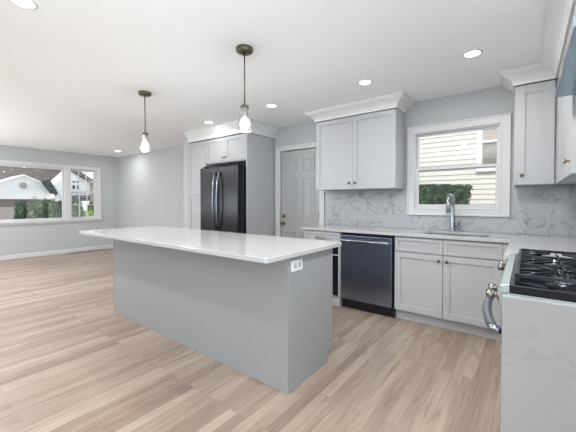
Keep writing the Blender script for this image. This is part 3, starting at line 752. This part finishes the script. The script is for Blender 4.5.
# clipped hedge under the neighbour's siding
hx0, hx1, hy0, hy1, hz0, hz1 = -2.6, -.86, 6.25, 6.95, -.7, 1.54
t = thing('clipped_hedge', 'clipped dark green hedge in front of the neighbour siding', 'hedge', ((hx0 + hx1) / 2, 6.6, hz0))
def hs():
    f = random.choice('FFFFTTTR'); x = random.uniform(hx0, hx1); y = random.uniform(hy0, hy1); z = random.uniform(.6, hz1)
    tp = .12 * (hz1 - z)  # sides lean in toward the bottom on the right
    if f == 'F': return (min(x, hx1 - tp), hy0 + random.uniform(-.02, .04), z), (0, -1, 0)
    if f == 'T': return (x, y, hz1 + random.uniform(-.05, .03) - .06 * max(0, (x + 1.3)) / .4), (0, 0, 1)
    return (hx1 - tp * 1.4 + random.uniform(-.03, .03), y, z), (1, 0, 0)
bm = new(); extr(bm, [(hx0, hz0), (hx1 - .35, hz0), (hx1 - .06, hz1 - .12), (hx1 - .35, hz1 - .04), (hx0, hz1 - .04)], 'Y', hy0 + .05, hy1); leaves(bm, hs, 5200, .035)
obj('foliage', bm, 'leaf_dark', t); bm = new(); tube(bm, [(-1.7, 6.6, hz0), (-1.7, 6.6, 0)], .05, 8); obj('stem', bm, 'stem', t)

# house across the street, seen through the living room window
XH = -44
def px(y22, z22, X=XH): k = X / -22; return (y22 * k, 1.239 + (z22 - 1.239) * k)
hs_ = thing('street_house', 'white gabled garage house with a brown shingle roof and a side wing across the street', 'house', (XH, 9.5, -.7))
bm = new(); extr(bm, [(3.6, 1.5), (15.2, 1.5), (9.49, 4.05)], 'X', XH, XH - 5); obj('gable', bm, 'house_white', hs_)
bm = new(); box(bm, XH - .2, XH - 5, 3.6, 15.2, -.7, 1.49); obj('wall', bm, 'brick_tan', hs_)
obj('garage_door', bx(XH - .12, XH - .19, 3.9, 8.85, -.7, .66), 'garage_door', hs_)
bm = new(); lathe(bm, [(0, 0), (.34, 0), (.34, .05), (.26, .06), (0, .06)], (XH, 9.49, 3.02), 'X', 20); obj('gable_vent', bm, 'vent_grey', hs_)
bm = new(); extr(bm, [(-4, 2.0), (19.0, 2.0), (14.9, 7.6), (-4, 7.6)], 'X', XH - 5.05, XH - 5.6)
obj('roof', bm, 'shingle_brown', hs_)
bm = new()
for q in (-1, 1):
    yb = 9.49 + q * 5.8; 
    a_ = [(9.49, 4.06), (yb, 1.46), (yb, 1.60), (9.49, 4.22)]
    extr(bm, a_, 'X', XH + .25, XH - 5)
obj('verge', bm, 'house_white', hs_)
# second white gable; dark wedge paints the shade on its roof overhang
h2 = hs_
bm = new(); extr(bm, [(12.0, 1.3), (12.0, 3.15), (13.6, 4.9), (16.6, 3.0), (16.6, 1.3)], 'X', -43, -46); obj('wing_wall', bm, 'house_white', h2)
bm = new(); extr(bm, [(11.6, 3.75), (11.0, 3.55), (12.15, 1.9), (12.35, 2.2)], 'X', -42.8, -46); obj('wing_roof', bm, 'roof_dark_shaded', h2)
bm = new(); extr(bm, [(13.6, 4.95), (16.9, 2.9), (16.9, 3.3), (13.6, 5.6)], 'X', -42.7, -46); obj('roof_slope', bm, 'shingle_brown', h2)
for a, b_, c, d_ in ((13.85, 14.1, 2.75, 3.2), (14.32, 14.55, 2.75, 3.2), (13.85, 14.1, 3.5, 3.7), (14.32, 14.55, 3.5, 3.7)):
    wf = obj('window', bx(-42.96, -42.999, a, b_, c, d_), 'window_dark', h2)
for a, b_ in ((13.8, 14.4), (14.6, 15.4)): obj('window', bx(-42.93, -42.999, a, b_, 2.3, 2.5), 'window_dark', h2)
bm = new(); extr(bm, [(-42.998, 2.0), (-41.9, 1.6), (-41.9, 1.5), (-42.998, 1.5)], 'Y', 13.2, 16.5)
obj('porch_roof', bm, 'roof_dark_shaded', h2)
h3 = thing('street_house', 'tan house with a brown roof at the right edge of the living room window', 'house', (-40, 17.5, -.7))
obj('wall', bx(-39, -41, 15.0, 20, -.7, 2.9), 'brick_tan', h3)
bm = new(); extr(bm, [(15.0, 2.9), (20.2, 2.9), (20.2, 3.1), (16.2, 3.1), (14.9, 3.9)], 'X', -38.7, -41); obj('roof', bm, 'shingle_brown', h3)
# shrubs across the yard
G = 'evergreen shrubs outside the living room window'
ds = [(4.25, 1.42, .36, 'leaf_dark', 'dark evergreen shrub at the left end of the bushes outside the picture window'),
      (4.75, 1.50, .36, 'leaf_pale', 'pale green shrub second from left outside the picture window'),
      (5.2, 1.42, .33, 'leaf_dark', 'dark rounded shrub in the middle of the bushes outside the picture window'),
      (5.6, 1.5, .32, 'leaf_pale', 'pale drooping shrub right of the middle one outside the picture window'),
      (5.98, 1.48, .34, 'leaf_dark', 'dark shrub at the right end of the bushes beside the window mullion')]
for i, (y, h_, rw, m, lb) in enumerate(ds):
    sx_ = -19.5 if i % 2 else -20.6
    shrub_blob('evergreen_shrub', sx_, y * -sx_ / 20, -.7, h_, .36, rw * 1.08, m, lb, 1700, .055, G, 9)
shrub_blob('evergreen_shrub', -20.3, 6.72, -.7, 1.52, .4, .34, 'leaf_pale', 'pale green shrub behind the left panes of the gridded window', 1500, .055, G, 9)
shrub_blob('evergreen_shrub', -20.1, 7.38, -.7, 1.3, .4, .27, 'leaf_dark', 'dark shrub behind the middle panes of the gridded window', 1300, .055, G, 9)
shrub_blob('evergreen_shrub', -17.5, 6.36, -.7, .98, .4, .3, 'leaf_bright', 'bright yellow-green low shrub behind the lower right panes of the gridded window', 1300, .045, G, 8)
